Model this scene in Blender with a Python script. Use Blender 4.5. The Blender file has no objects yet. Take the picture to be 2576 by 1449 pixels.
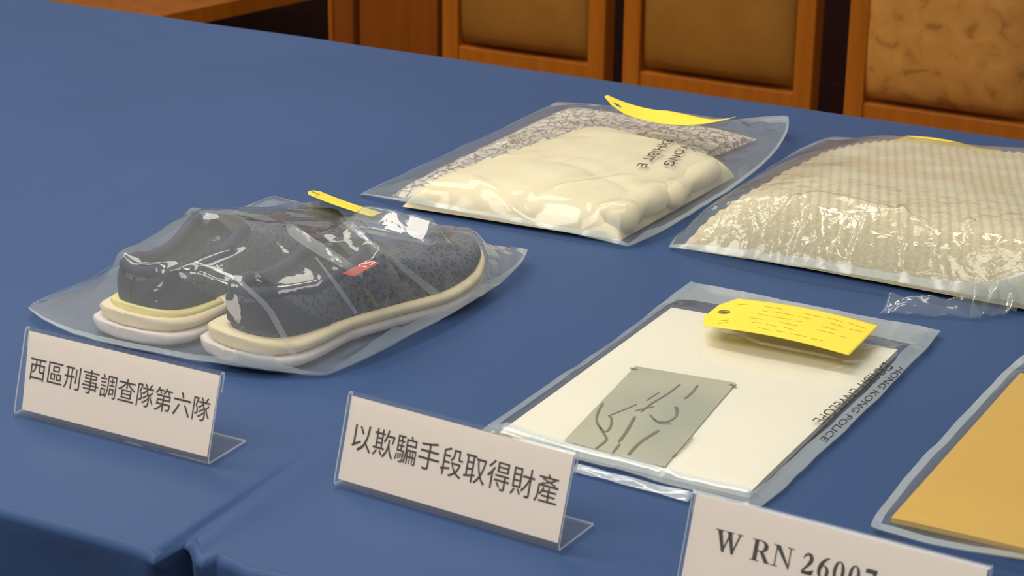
import bpy, bmesh, math, random
import numpy as np
from mathutils import Vector, Matrix, noise
from mathutils.bvhtree import BVHTree
random.seed(7)
C = bpy.context.scene.collection
SC = bpy.context.scene
R = math.radians

# ------------------------------------------------------------------ camera
TZ = 0.75                                   # table top height
FPX, PITCH, ROLL, YAW, CH = 5164.2, 0.34983, 0.012057, R(28.5), 0.69
cam = bpy.data.cameras.new('camera')
cam_o = bpy.data.objects.new('camera', cam); C.objects.link(cam_o)
cam_o.location = (0, 0, TZ + CH)
cam_o.matrix_world = (Matrix.Translation((0, 0, TZ + CH)) @ Matrix.Rotation(YAW, 4, 'Z')
                      @ Matrix.Rotation(R(90) - PITCH, 4, 'X') @ Matrix.Rotation(ROLL, 4, 'Z'))
cam.sensor_width = 36; cam.lens = FPX / 2576 * 36
cam.clip_start = 0.05
cam.dof.use_dof = True; cam.dof.focus_distance = 1.95; cam.dof.aperture_fstop = 15
SC.camera = cam_o

# ------------------------------------------------------------------ light, world, exposure
SC.view_settings.view_transform = 'Standard'; SC.view_settings.look = 'None'
SC.view_settings.gamma = 1; SC.view_settings.use_curve_mapping = False
SC.view_settings.exposure = 0.0
wd = bpy.data.worlds.new('world'); SC.world = wd; wd.use_nodes = True
bg = wd.node_tree.nodes['Background']
bg.inputs[0].default_value = (1.0, 0.97, 0.94, 1); bg.inputs[1].default_value = 0.38
def area(name, loc, size, power, col=(1, 0.93, 0.80), aim=None):
    l = bpy.data.lights.new(name, 'AREA'); l.shape = 'RECTANGLE'; l.size, l.size_y = size
    l.energy = power; l.color = col
    o = bpy.data.objects.new(name, l); C.objects.link(o); o.location = loc
    if aim is not None:
        o.rotation_euler = (Vector(aim) - Vector(loc)).to_track_quat('-Z', 'Y').to_euler()
    return o
area('ceiling_light', (-2.6, 2.7, 2.95), (1.4, 0.9), 28)
area('ceiling_light', (-1.3, 1.6, 2.95), (1.2, 0.4), 28)
area('ceiling_light', (-2.8, 1.2, 2.95), (1.2, 0.6), 22)
area('ceiling_light', (-1.1, -0.5, 2.95), (2.4, 1.0), 64)  # unseen fill panel behind the camera, added to brighten the signs

# ------------------------------------------------------------------ pixel -> place
def _ray(px, py):
    d = Vector(((px - 1288) / FPX, -(py - 724.5) / FPX, -1))
    return cam_o.matrix_world.to_3x3() @ d
def P(px, py, z=0.0):                       # point at height z over the table top
    r = _ray(px, py); o = Vector((0, 0, TZ + CH)); t = (TZ + z - o.z) / r.z
    return o + r * t
def onY(px, py, Y):
    r = _ray(px, py); o = Vector((0, 0, TZ + CH)); return o + r * (Y / r.y)

# ------------------------------------------------------------------ objects
ORG = {}
def tag(o, label=None, cat=None, group=None, kind=None):
    if label: o['label'] = label
    if cat: o['category'] = cat
    if group: o['group'] = group
    if kind: o['kind'] = kind
    return o
def thing(name, label, cat, loc, group=None):
    o = bpy.data.objects.new(name, None); C.objects.link(o); o.location = loc
    o.empty_display_size = 0.05
    ORG[o] = Vector(loc); return tag(o, label, cat, group)
def obj(name, verts, faces, mats, parent=None, smooth=True, org=None, mi=None):
    off = ORG[parent] if parent is not None else Vector(org if org is not None else (0, 0, 0))
    me = bpy.data.meshes.new(name)
    me.from_pydata([tuple(Vector(v) - off) for v in verts], [], faces)
    bm = bmesh.new(); bm.from_mesh(me)
    bmesh.ops.recalc_face_normals(bm, faces=bm.faces); bm.to_mesh(me); bm.free()
    for m in (mats if isinstance(mats, (list, tuple)) else [mats]): me.materials.append(m)
    if smooth: me.polygons.foreach_set('use_smooth', [True] * len(me.polygons))
    if mi: me.polygons.foreach_set('material_index', mi)
    o = bpy.data.objects.new(name, me); C.objects.link(o)
    if parent is not None: o.parent = parent
    else: o.location = off
    ORG[o] = off
    return o
def obj_bm(name, bm, mats, parent=None, smooth=False, org=None):
    vs = [v.co.copy() for v in bm.verts]
    for i, v in enumerate(bm.verts): v.index = i
    fs = [[v.index for v in f.verts] for f in bm.faces]
    bm.free(); return obj(name, vs, fs, mats, parent, smooth, org)
def bm_box(bm, c, s, bev=0.0, rot=None):
    r = bmesh.ops.create_cube(bm, size=1)
    vs = r['verts']
    for v in vs: v.co = Vector((v.co.x * s[0], v.co.y * s[1], v.co.z * s[2]))
    if bev:
        es = list({e for v in vs for e in v.link_edges})
        g = bmesh.ops.bevel(bm, geom=es, offset=bev, segments=2, affect='EDGES', profile=0.6)
        vs = list({v for f in g['faces'] for v in f.verts} | {v for v in vs if v.is_valid})
    for v in vs:
        if rot is not None: v.co = rot @ v.co
        v.co += Vector(c)
def box(name, c, s, mat, parent=None, bev=0.003, rot=None, org=None):
    bm = bmesh.new(); bm_box(bm, c, s, bev, rot)
    return obj_bm(name, bm, mat, parent, False, org)
def grid_faces(n, m):
    return [[i * m + j, (i + 1) * m + j, (i + 1) * m + j + 1, i * m + j + 1] for i in range(n - 1) for j in range(m - 1)]
def loft(rings, closed=True, caps=True):
    n = len(rings[0]); vs = [v for r in rings for v in r]; fs = []
    for a in range(len(rings) - 1):
        for k in range(n if closed else n - 1):
            k2 = (k + 1) % n
            fs.append([a * n + k, (a + 1) * n + k, (a + 1) * n + k2, a * n + k2])
    if caps and closed:
        fs.append(list(range(n))); fs.append([(len(rings) - 1) * n + k for k in range(n)][::-1])
    return vs, fs

# ------------------------------------------------------------------ materials
def lin(r, g, b):
    f = lambda c: ((c / 255) / 12.92 if c / 255 <= 0.04045 else ((c / 255 + 0.055) / 1.055) ** 2.4)
    return (f(r), f(g), f(b), 1)
def mat(name, col, rough=0.6, spec=0.4, sheen=0.0, metallic=0.0):
    m = bpy.data.materials.new(name); m.use_nodes = True
    b = m.node_tree.nodes['Principled BSDF']
    b.inputs['Base Color'].default_value = col; b.inputs['Roughness'].default_value = rough
    b.inputs['Specular IOR Level'].default_value = spec; b.inputs['Metallic'].default_value = metallic
    b.inputs['Sheen Weight'].default_value = sheen
    return m, m.node_tree, b
def nd(nt, t, **kw):
    n = nt.nodes.new(t)
    for k, v in kw.items():
        if k in n.inputs: n.inputs[k].default_value = v
        else: setattr(n, k, v)
    return n
def coords(nt, scale=(1, 1, 1), rot=(0, 0, 0)):
    tc = nd(nt, 'ShaderNodeTexCoord'); mp = nd(nt, 'ShaderNodeMapping')
    mp.inputs['Scale'].default_value = scale; mp.inputs['Rotation'].default_value = rot
    nt.links.new(tc.outputs['Object'], mp.inputs['Vector']); return mp.outputs[0]
def ramp(nt, fac, stops):
    r = nd(nt, 'ShaderNodeValToRGB'); e = r.color_ramp.elements
    while len(e) < len(stops): e.new(0.5)
    for i, (p, c) in enumerate(stops): e[i].position = p; e[i].color = c
    nt.links.new(fac, r.inputs[0]); return r.outputs[0]
def bump(nt, b, h, strength, dist):
    n = nd(nt, 'ShaderNodeBump'); n.inputs['Strength'].default_value = strength; n.inputs['Distance'].default_value = dist
    nt.links.new(h, n.inputs['Height']); nt.links.new(n.outputs[0], b.inputs['Normal']); return n
def noisy(name, c1, c2, scale, rough=0.6, spec=0.4, stretch=(1, 1, 1), bstr=0.0, bdist=0.001, sheen=0.0, detail=4, lo=0.35, hi=0.65):
    m, nt, b = mat(name, c1, rough, spec, sheen)
    t = nd(nt, 'ShaderNodeTexNoise', Scale=scale, Detail=detail)
    nt.links.new(coords(nt, stretch), t.inputs['Vector'])
    nt.links.new(ramp(nt, t.outputs['Fac'], [(lo, c1), (hi, c2)]), b.inputs['Base Color'])
    if bstr: bump(nt, b, t.outputs['Fac'], bstr, bdist)
    return m
def film(name, rough=0.07, haze=0.05, tint=(0.95, 0.97, 0.97, 1), bs=0.35, bscale=60, bd=0.002, hcol=(0.8, 0.86, 0.88, 1), ior=1.5, boost=1.0, bstretch=(1, 1, 1)):
    m = bpy.data.materials.new(name); m.use_nodes = True; nt = m.node_tree
    for n in list(nt.nodes): nt.nodes.remove(n)
    out = nd(nt, 'ShaderNodeOutputMaterial')
    tr = nd(nt, 'ShaderNodeBsdfTransparent'); tr.inputs[0].default_value = tint
    gl = nd(nt, 'ShaderNodeBsdfGlossy', Roughness=rough)
    df = nd(nt, 'ShaderNodeBsdfDiffuse'); df.inputs[0].default_value = hcol
    tl = nd(nt, 'ShaderNodeBsdfTranslucent'); tl.inputs[0].default_value = hcol
    a = nd(nt, 'ShaderNodeMixShader'); a.inputs[0].default_value = 0.4
    nt.links.new(df.outputs[0], a.inputs[1]); nt.links.new(tl.outputs[0], a.inputs[2])
    b = nd(nt, 'ShaderNodeMixShader'); b.inputs[0].default_value = haze
    nt.links.new(tr.outputs[0], b.inputs[1]); nt.links.new(a.outputs[0], b.inputs[2])
    fr = nd(nt, 'ShaderNodeFresnel'); fr.inputs['IOR'].default_value = ior
    ge = nd(nt, 'ShaderNodeNewGeometry')          # same reflectance on both faces of the film
    ml = nd(nt, 'ShaderNodeMath', operation='MULTIPLY'); ml.inputs[1].default_value = boost; ml.use_clamp = True
    io = nd(nt, 'ShaderNodeMix'); io.data_type = 'FLOAT'
    io.inputs['A'].default_value = ior; io.inputs['B'].default_value = 1 / ior
    nt.links.new(ge.outputs['Backfacing'], io.inputs['Factor']); nt.links.new(io.outputs[0], fr.inputs['IOR'])
    fr2 = nd(nt, 'ShaderNodeFresnel'); fr2.inputs['IOR'].default_value = ior
    nt.links.new(fr.outputs[0], ml.inputs[0])
    c = nd(nt, 'ShaderNodeMixShader'); nt.links.new(ml.outputs[0], c.inputs[0])
    nt.links.new(b.outputs[0], c.inputs[1]); nt.links.new(gl.outputs[0], c.inputs[2])
    nt.links.new(c.outputs[0], out.inputs[0])
    if bs:
        v = coords(nt, bstretch)
        t = nd(nt, 'ShaderNodeTexNoise', Scale=bscale, Detail=3, Distortion=1.2)
        nt.links.new(v, t.inputs['Vector'])
        n = nd(nt, 'ShaderNodeBump'); n.inputs['Strength'].default_value = bs; n.inputs['Distance'].default_value = bd
        nt.links.new(t.outputs['Fac'], n.inputs['Height'])
        for q in (gl, fr): nt.links.new(n.outputs[0], q.inputs['Normal'])
    return m

M_cloth, nt, b = mat('blue_polyester', lin(42, 62, 106), 0.55, 0.20, 0.08)
b.inputs['Sheen Roughness'].default_value = 0.4; b.inputs['Sheen Tint'].default_value = (0.75, 0.85, 1, 1)
t = nd(nt, 'ShaderNodeTexNoise', Scale=3.0, Detail=3); nt.links.new(coords(nt), t.inputs['Vector'])
nt.links.new(ramp(nt, t.outputs['Fac'], [(0.3, lin(45, 70, 113)), (0.7, lin(50, 75, 119))]), b.inputs['Base Color'])
t2 = nd(nt, 'ShaderNodeTexNoise', Scale=900.0, Detail=1); nt.links.new(coords(nt), t2.inputs['Vector'])
bump(nt, b, t2.outputs['Fac'], 0.15, 0.0006)

def wood(name, c1, c2, rough=0.35, stretch=(14, 14, 1.2)):
    return noisy(name, c1, c2, 3.0, rough, 0.4, stretch, 0.05, 0.001, lo=0.3, hi=0.7)
M_wood = wood('orange_wood', lin(150, 82, 12), lin(168, 96, 20))
M_wood_red = wood('red_brown_wood', lin(122, 60, 8), lin(136, 70, 12))
M_wood_dark = wood('dark_mahogany', lin(40, 12, 8), lin(52, 17, 10), 0.5)
M_leather = noisy('tan_leather', lin(136, 90, 30), lin(150, 102, 38), 9, 0.42, 0.4, bstr=0.1, bdist=0.002)
M_leather_worn, nt, b = mat('worn_tan_leather', lin(172, 120, 54), 0.5, 0.35)
t = nd(nt, 'ShaderNodeTexNoise', Scale=26.0, Detail=5, Distortion=0.6); nt.links.new(coords(nt), t.inputs['Vector'])
nt.links.new(ramp(nt, t.outputs['Fac'], [(0.33, lin(152, 102, 42)), (0.44, lin(180, 124, 56)), (0.7, lin(194, 136, 66))]), b.inputs['Base Color'])
bump(nt, b, t.outputs['Fac'], 0.15, 0.003)
M_floor = wood('brown_carpet', lin(60, 34, 22), lin(70, 40, 26), 0.9, (40, 40, 40))
M_wall = noisy('cream_wall', lin(205, 200, 190), lin(212, 207, 197), 2, 0.8)
M_metal = mat('grey_metal', lin(120, 122, 125), 0.35, 0.5, 0, 0.8)[0]
M_board = mat('table_board', lin(150, 120, 90), 0.6)[0]

M_film = film('clear_plastic_film', 0.06, 0.045, bs=0.25, bscale=45)
M_film_a = film('hazy_plastic_film', 0.05, 0.15, bs=0.25, bscale=30)
M_film_c = film('taut_plastic_film', 0.10, 0.05, bs=0.12, bscale=30)
M_film_d = film('crinkled_plastic_film', 0.05, 0.08, bs=0.36, bscale=46, bd=0.004, ior=1.48)
M_pleat = film('doubled_film', 0.12, 0.24, bs=0.1, bscale=30, hcol=(0.80, 0.86, 0.88, 1))
M_film_b = film('soft_plastic_film', 0.10, 0.11, bs=0.12, bscale=26, ior=1.42, boost=0.7)
M_film_t = film('smooth_top_film', 0.14, 0.16, bs=0.10, bscale=12, ior=1.36)
M_seam = film('milky_plastic_seam', 0.18, 0.42, bs=0.2, bscale=80, hcol=(0.74, 0.84, 0.90, 1))
M_acrylic = film('clear_acrylic', 0.02, 0.015, bs=0, tint=(0.985, 0.985, 0.985, 1))
M_edge = film('acrylic_cut_edge', 0.15, 0.85, bs=0, hcol=(0.86, 0.93, 0.97, 1))
M_paper = noisy('sign_paper', lin(240, 228, 218), lin(243, 231, 221), 6, 0.75, 0.2)
M_card = noisy('cream_paper', lin(230, 222, 206), lin(234, 226, 211), 5, 0.7, 0.2)
M_cardside = mat('grey_paper_edge', lin(176, 174, 166), 0.8, 0.2)[0]
M_ink = mat('black_ink', lin(62, 54, 48), 0.7, 0.2)[0]
M_ink_print = mat('grey_print_ink', lin(62, 60, 52), 0.7, 0.2)[0]
M_yellow = noisy('yellow_card', lin(233, 208, 72), lin(236, 212, 78), 20, 0.7, 0.2)
M_yellow_ink = mat('faint_olive_ink', lin(208, 184, 56), 0.7, 0.1)[0]
M_hole = mat('hole_rim_shade', lin(150, 128, 40), 0.7, 0.1)[0]
M_amber = noisy('amber_paper', lin(204, 160, 64), lin(209, 165, 69), 8, 0.65, 0.25)
M_cream = noisy('cream_cotton', lin(218, 204, 170), lin(226, 212, 180), 18, 0.9, 0.1, sheen=0.2, bstr=0.2, bdist=0.0015)

# lace: dark grey-violet openwork on pale ground
M_lace, nt, b = mat('grey_lace', lin(190, 182, 172), 0.85, 0.15)
t = nd(nt, 'ShaderNodeTexVoronoi', Scale=85.0, feature='DISTANCE_TO_EDGE')
n = nd(nt, 'ShaderNodeTexNoise', Scale=40.0, Detail=2); nt.links.new(coords(nt), n.inputs['Vector'])
mx = nd(nt, 'ShaderNodeMix'); mx.data_type = 'VECTOR'; mx.inputs['Factor'].default_value = 0.03
nt.links.new(coords(nt), mx.inputs['A']); nt.links.new(n.outputs['Color'], mx.inputs['B']); nt.links.new(mx.outputs['Result'] if 'Result' in mx.outputs else mx.outputs[1], t.inputs['Vector'])
nt.links.new(ramp(nt, t.outputs['Distance'], [(0.0, lin(120, 112, 112)), (0.05, lin(150, 142, 138)), (0.12, lin(214, 206, 196))]), b.inputs['Base Color'])
# knit
M_knit, nt, b = mat('beige_knit', lin(190, 174, 140), 0.9, 0.15, 0.25)
t = nd(nt, 'ShaderNodeTexNoise', Scale=260.0, Detail=2); nt.links.new(coords(nt), t.inputs['Vector'])
nt.links.new(ramp(nt, t.outputs['Fac'], [(0.35, lin(198, 184, 152)), (0.65, lin(212, 198, 166))]), b.inputs['Base Color'])
bump(nt, b, t.outputs['Fac'], 0.4, 0.0015)
# shoes
M_mesh, nt, b = mat('navy_shoe_mesh', lin(70, 74, 92), 0.8, 0.2)
t = nd(nt, 'ShaderNodeTexVoronoi', Scale=230.0); nt.links.new(coords(nt), t.inputs['Vector'])
nt.links.new(ramp(nt, t.outputs['Distance'], [(0.25, lin(44, 46, 58)), (0.5, lin(84, 88, 104))]), b.inputs['Base Color'])
M_navy = noisy('dark_navy_fabric', lin(32, 36, 62), lin(38, 42, 70), 60, 0.7, 0.3)
M_lining = mat('dark_grey_lining', lin(48, 50, 52), 0.9, 0.1)[0]
M_tongue = mat('grey_green_tongue', lin(66, 70, 68), 0.85, 0.2)[0]
M_midsole = noisy('cream_foam', lin(226, 208, 172), lin(232, 214, 180), 30, 0.6, 0.3)
M_outsole = noisy('pale_lilac_rubber', lin(214, 202, 200), lin(222, 210, 206), 30, 0.6, 0.3)
M_wedge = noisy('pale_yellow_foam', lin(226, 212, 142), lin(232, 218, 152), 30, 0.6, 0.3)
M_red = mat('red_label', lin(196, 60, 52), 0.6)[0]
M_white = mat('white_print', lin(236, 226, 220), 0.6)[0]

# ------------------------------------------------------------------ the room
def sbox(name, c, s, m):
    o = box(name, c, s, m, None, 0.0, org=c); return tag(o, kind='structure')
sbox('floor', (-1.2, 2.5, -0.02), (9, 7, 0.04), M_floor)
wb = sbox('wall_back', (-1.2, 5.05, 1.5), (9, 0.1, 3.0), M_wall)
sbox('wall_left', (-5.75, 2.5, 1.5), (0.1, 7, 3.0), M_wall)
sbox('trim_1', (-1.2, 4.985, 0.48), (9, 0.03, 0.96), M_wood_dark)
sbox('trim_2', (-1.2, 4.97, 0.98), (9, 0.06, 0.05), M_wood_dark)
sbox('baseboard_back', (-1.2, 4.965, 0.06), (9, 0.03, 0.12), M_wood_dark)

# ------------------------------------------------------------------ table and its cloth
TX0, TX1, TY0, TY1 = -3.0, 0.55, 1.045, 2.455
tb = thing('table', 'long trestle table hidden under the blue cloth', 'table', ((TX0 + TX1) / 2, 1.75, 0))
box('tabletop', ((TX0 + TX1) / 2, 1.79, TZ - 0.024), (TX1 - TX0 - 0.05, TY1 - TY0 - 0.17, 0.03), M_board, tb)
for x in (TX0 + 0.12, TX1 - 0.12):
    for y in (TY0 + 0.30, TY1 - 0.18):
        box('leg', (x, y, (TZ - 0.037) / 2), (0.04, 0.04, TZ - 0.037), M_metal, tb)
def cloth():
    vs = []; xs = np.concatenate([np.linspace(TX0, -1.12, 90, endpoint=False), np.linspace(-1.12, -0.60, 210, endpoint=False), np.linspace(-0.60, TX1, 60)])
    # profile parameter across: front hem -> front edge -> top -> back edge -> back hem
    prof = []
    for d in np.linspace(0.70, 0.02, 22): prof.append(('f', d))
    for a in np.linspace(0, 90, 8)[0:]: prof.append(('fr', a))
    for u in np.linspace(0, 1, 180)[1:-1]: prof.append(('t', u ** 1.7))
    for a in np.linspace(90, 0, 5): prof.append(('br', a))
    for d in np.linspace(0.02, 0.70, 8): prof.append(('b', d))
    r = 0.008
    cr0, cr1 = P(790, 1130), P(470, 1345)
    tab = [P(a, b_) for a, b_ in [(-200, 1222), (0, 1276), (200, 1330), (330, 1368), (405, 1396), (440, 1402), (468, 1350), (482, 1356), (500, 1396), (520, 1402), (541, 1372), (556, 1400), (590, 1412), (625, 1432), (655, 1436), (800, 1470), (1000, 1530), (1400, 1650)]]
    tx, ty = [q.x for q in tab], [q.y for q in tab]
    pk = P(472, 1350).x
    for x in xs:
        g = math.exp(-((x - pk) / 0.008) ** 2) + 0.4 * math.exp(-((x - tab[10].x) / 0.006) ** 2)
        edge = float(np.interp(x, tx, ty)) - 0.004
        for k, v in prof:
            if k == 'f':
                w = 0.004 + 0.045 * v
                y = edge + 0.10 * v + 0.035 * g * min(1, v / .03) + w * 0.5 * (math.sin(x * 31 + 1.3 * math.sin(x * 9)) )
                vs.append((x, y, TZ - v)); continue
            if k == 'fr':
                a = R(v); y = edge + r - r * math.cos(a) ; z = TZ - r + r * math.sin(a) - 0.004 * g * math.sin(a)
                vs.append((x, y, z)); continue
            if k == 't':
                y = edge + r + (TY1 - r - edge - r) * v; z = TZ
                z += 0.0012 * noise.noise((x * 3, y * 3, 1)) - 0.0006
                ax, ay = cr1.x - cr0.x, cr1.y - cr0.y; L = math.hypot(ax, ay)
                s = ((x - cr0.x) * ax + (y - cr0.y) * ay) / L / L; d = ((x - cr0.x) * ay - (y - cr0.y) * ax) / L
                if -0.1 < s < 1.15:
                    z -= 0.0045 * max(0, min(1, (s + 0.1) * 1.2)) * math.exp(-(d / 0.0045) ** 2) - 0.0030 * max(0, min(1, (s + 0.1) * 1.2)) * math.exp(-((d + 0.016) / 0.014) ** 2)
                ey = y - (edge + r)
                z -= 0.004 * g * math.exp(-ey / 0.02)
                vs.append((x, y, z)); continue
            if k == 'br':
                a = R(v); bo = 0.004 * noise.noise((x * 5, 7, 1))
                vs.append((x, TY1 - r + r * math.cos(a) + bo, TZ - r + r * math.sin(a))); continue
            vs.append((x, TY1 + 0.004 * noise.noise((x * 5, 7, 1)) + 0.02 * v * math.sin(x * 28), TZ - v))
    o = obj('tablecloth', vs, grid_faces(len(xs), len(prof)), M_cloth, None, True, org=((TX0 + TX1) / 2, 1.75, 0))
    tag(o, 'plain blue tablecloth spread over the long table and hanging at the front', 'tablecloth')
    return o
cl = cloth()

# ------------------------------------------------------------------ things behind the table
YC = 3.5
def chair_parts(root, worn, w=0.385, pw=0.322):
    w, pw = w, pw                     # outer width, pad width
    o = ORG[root]; q = lambda x, y, z: o + Vector((x, y, z))
    def bar(name, c, s, m=M_wood): return box(name, q(*c), s, m, root, 0.004)
    for sx in (-1, 1):
        bar('rear_post', (sx * (w / 2 - 0.018), 0.0, 0.56), (0.036, 0.045, 1.12))
        bar('front_leg', (sx * (w / 2 - 0.02), -0.42, 0.20), (0.04, 0.04, 0.40))
        bar('side_rail', (sx * (w / 2 - 0.02), -0.21, 0.37), (0.026, 0.40, 0.06))
    bar('lower_back_rail', (0, 0.0, 0.455), (w - 0.06, 0.034, 0.062))
    bar('upper_back_rail', (0, 0.0, 1.075), (w - 0.06, 0.034, 0.09))
    bar('front_rail', (0, -0.42, 0.37), (w - 0.07, 0.026, 0.06))
    # back board and bulging pad
    bar('back_board', (0, 0.012, 0.758), (pw + 0.006, 0.012, 0.56), M_wood_red)
    n, m = 26, 34; vs = []
    for i in range(n):
        for j in range(m):
            u, v = i / (n - 1) * 2 - 1, j / (m - 1) * 2 - 1
            b = (max(0, 1 - abs(u) ** 5) * max(0, 1 - abs(v) ** 7)) ** 0.55
            vs.append(q(u * pw / 2 * (1 + 0.0 * b), 0.004 - 0.042 * b, 0.757 + v * 0.268 - 0.008 * b * (1 if v < -0.6 else 0)))
    obj('back_pad', vs, grid_faces(n, m), M_leather_worn if worn else M_leather, root)
    vs = []
    for i in range(n):
        for j in range(m):
            u, v = i / (n - 1) * 2 - 1, j / (m - 1) * 2 - 1
            b = (max(0, 1 - abs(u) ** 5) * max(0, 1 - abs(v) ** 7)) ** 0.55
            vs.append(q(u * 0.19, -0.225 + v * 0.20, 0.40 + 0.03 * b))
    obj('seat_pad', vs, grid_faces(n, m), M_leather, root)
def chair(px0, px1, label, worn, rz=0.0, Y=YC, w=0.385, pw=0.322):
    a, b_ = onY(*px0, Y), onY(*px1, Y)
    c = (a + b_) / 2
    t = thing('dining_chair', label, 'chair', (c.x, Y, 0), 'wooden chairs behind the table')
    chair_parts(t, worn, w, pw); t.rotation_euler.z = rz
    return t
ch2 = chair((1570, 205), (2055, 262), 'orange wooden chair with smooth tan leather back, standing between two like it', False)
ch1 = chair((1125, 150), (1532, 190), 'orange wooden chair with smooth tan leather back, leftmost of three, beside the wooden cabinet', False, 0, YC, 0.362, 0.302)
ch3 = chair((2140, 270), (2625, 325), 'wooden chair with mottled worn tan leather back, behind the knitwear bag', True, 0, YC, 0.368, 0.322)

a, b_ = onY(832, 100, YC + 0.1), onY(1092, 140, YC + 0.1)
cb = thing('wooden_cabinet', 'plain orange-brown wooden cabinet left of the chairs', 'cabinet', ((a.x + b_.x) / 2, YC + 0.3, 0))
W_ = b_.x - a.x
box('body', ((a.x + b_.x) / 2, YC + 0.33, 0.55), (W_ - 0.004, 0.40, 1.06), M_wood_red, cb)
s2 = onY(888, 100, YC + 0.1).x
box('stile', ((a.x + s2) / 2, YC + 0.115, 0.55), (s2 - a.x, 0.03, 1.06), M_wood_red, cb, 0.006)
box('bead', (a.x + 0.004, YC + 0.10, 0.55), (0.010, 0.016, 1.06), M_wood, cb, 0.004)
box('front_panel', ((s2 + b_.x) / 2 + 0.004, YC + 0.122, 0.55), (b_.x - s2 - 0.008, 0.018, 1.04), M_wood_red, cb)
box('cabinet_top', ((a.x + b_.x) / 2, YC + 0.32, 1.095), (W_ + 0.03, 0.46, 0.03), M_wood_red, cb)
box('plinth', ((a.x + b_.x) / 2, YC + 0.34, 0.02), (W_ - 0.03, 0.36, 0.04), M_wood_dark, cb)

# low bench in the far left, its right end runs away from the table
e0, e1 = P(418, 38, -0.30), P(600, 0, -0.30)
bench = thing('wooden_bench', 'low orange wooden bench beyond the far left end of the table', 'bench', (e0.x - 0.7, e0.y + 0.2, 0))
dr = (e1 - e0).normalized(); nr = Vector((-dr.y, dr.x, 0))
k0 = e0 - dr * 0.35; k1 = e0 + dr * 0.9
def prism(name, pts, z0, z1, m, parent):
    n = len(pts); vs = [(p.x, p.y, z0) for p in pts] + [(p.x, p.y, z1) for p in pts]
    fs = [list(range(n))[::-1], list(range(n, 2 * n))] + [[i, (i + 1) % n, n + (i + 1) % n, n + i] for i in range(n)]
    return obj(name, vs, fs, m, parent, False)
prism('seat_board', [k0, k1, k1 + nr * 1.5, k0 + nr * 1.5], TZ - 0.335, TZ - 0.30, M_wood, bench)
for q in (k0 + dr * .08 + nr * .06, k1 - dr * .08 + nr * .06, k1 - dr * .08 + nr * 1.4, k0 + dr * .08 + nr * 1.4):
    box('leg', (q.x, q.y, (TZ - 0.335) / 2), (0.05, 0.05, TZ - 0.335), M_wood_dark, bench)

# ------------------------------------------------------------------ text helpers
def text_geo(s, offset=0.0):
    cu = bpy.data.curves.new('t', 'FONT'); cu.body = s; cu.size = 1.0; cu.fill_mode = 'FRONT'; cu.resolution_u = 3; cu.offset = offset
    o = bpy.data.objects.new('t', cu); C.objects.link(o)
    dg = bpy.context.evaluated_depsgraph_get(); dg.update()
    me = bpy.data.meshes.new_from_object(o.evaluated_get(dg))
    vs = [v.co.copy() for v in me.vertices]; fs = [list(p.vertices) for p in me.polygons]
    bpy.data.objects.remove(o); bpy.data.curves.remove(cu); bpy.data.meshes.remove(me)
    return vs, fs
def fit(vs, w, h):                          # to 0..w, 0..h
    x0 = min(v.x for v in vs); x1 = max(v.x for v in vs); y0 = min(v.y for v in vs); y1 = max(v.y for v in vs)
    return [Vector(((v.x - x0) / (x1 - x0) * w, (v.y - y0) / (y1 - y0) * h, 0)) for v in vs]

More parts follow.
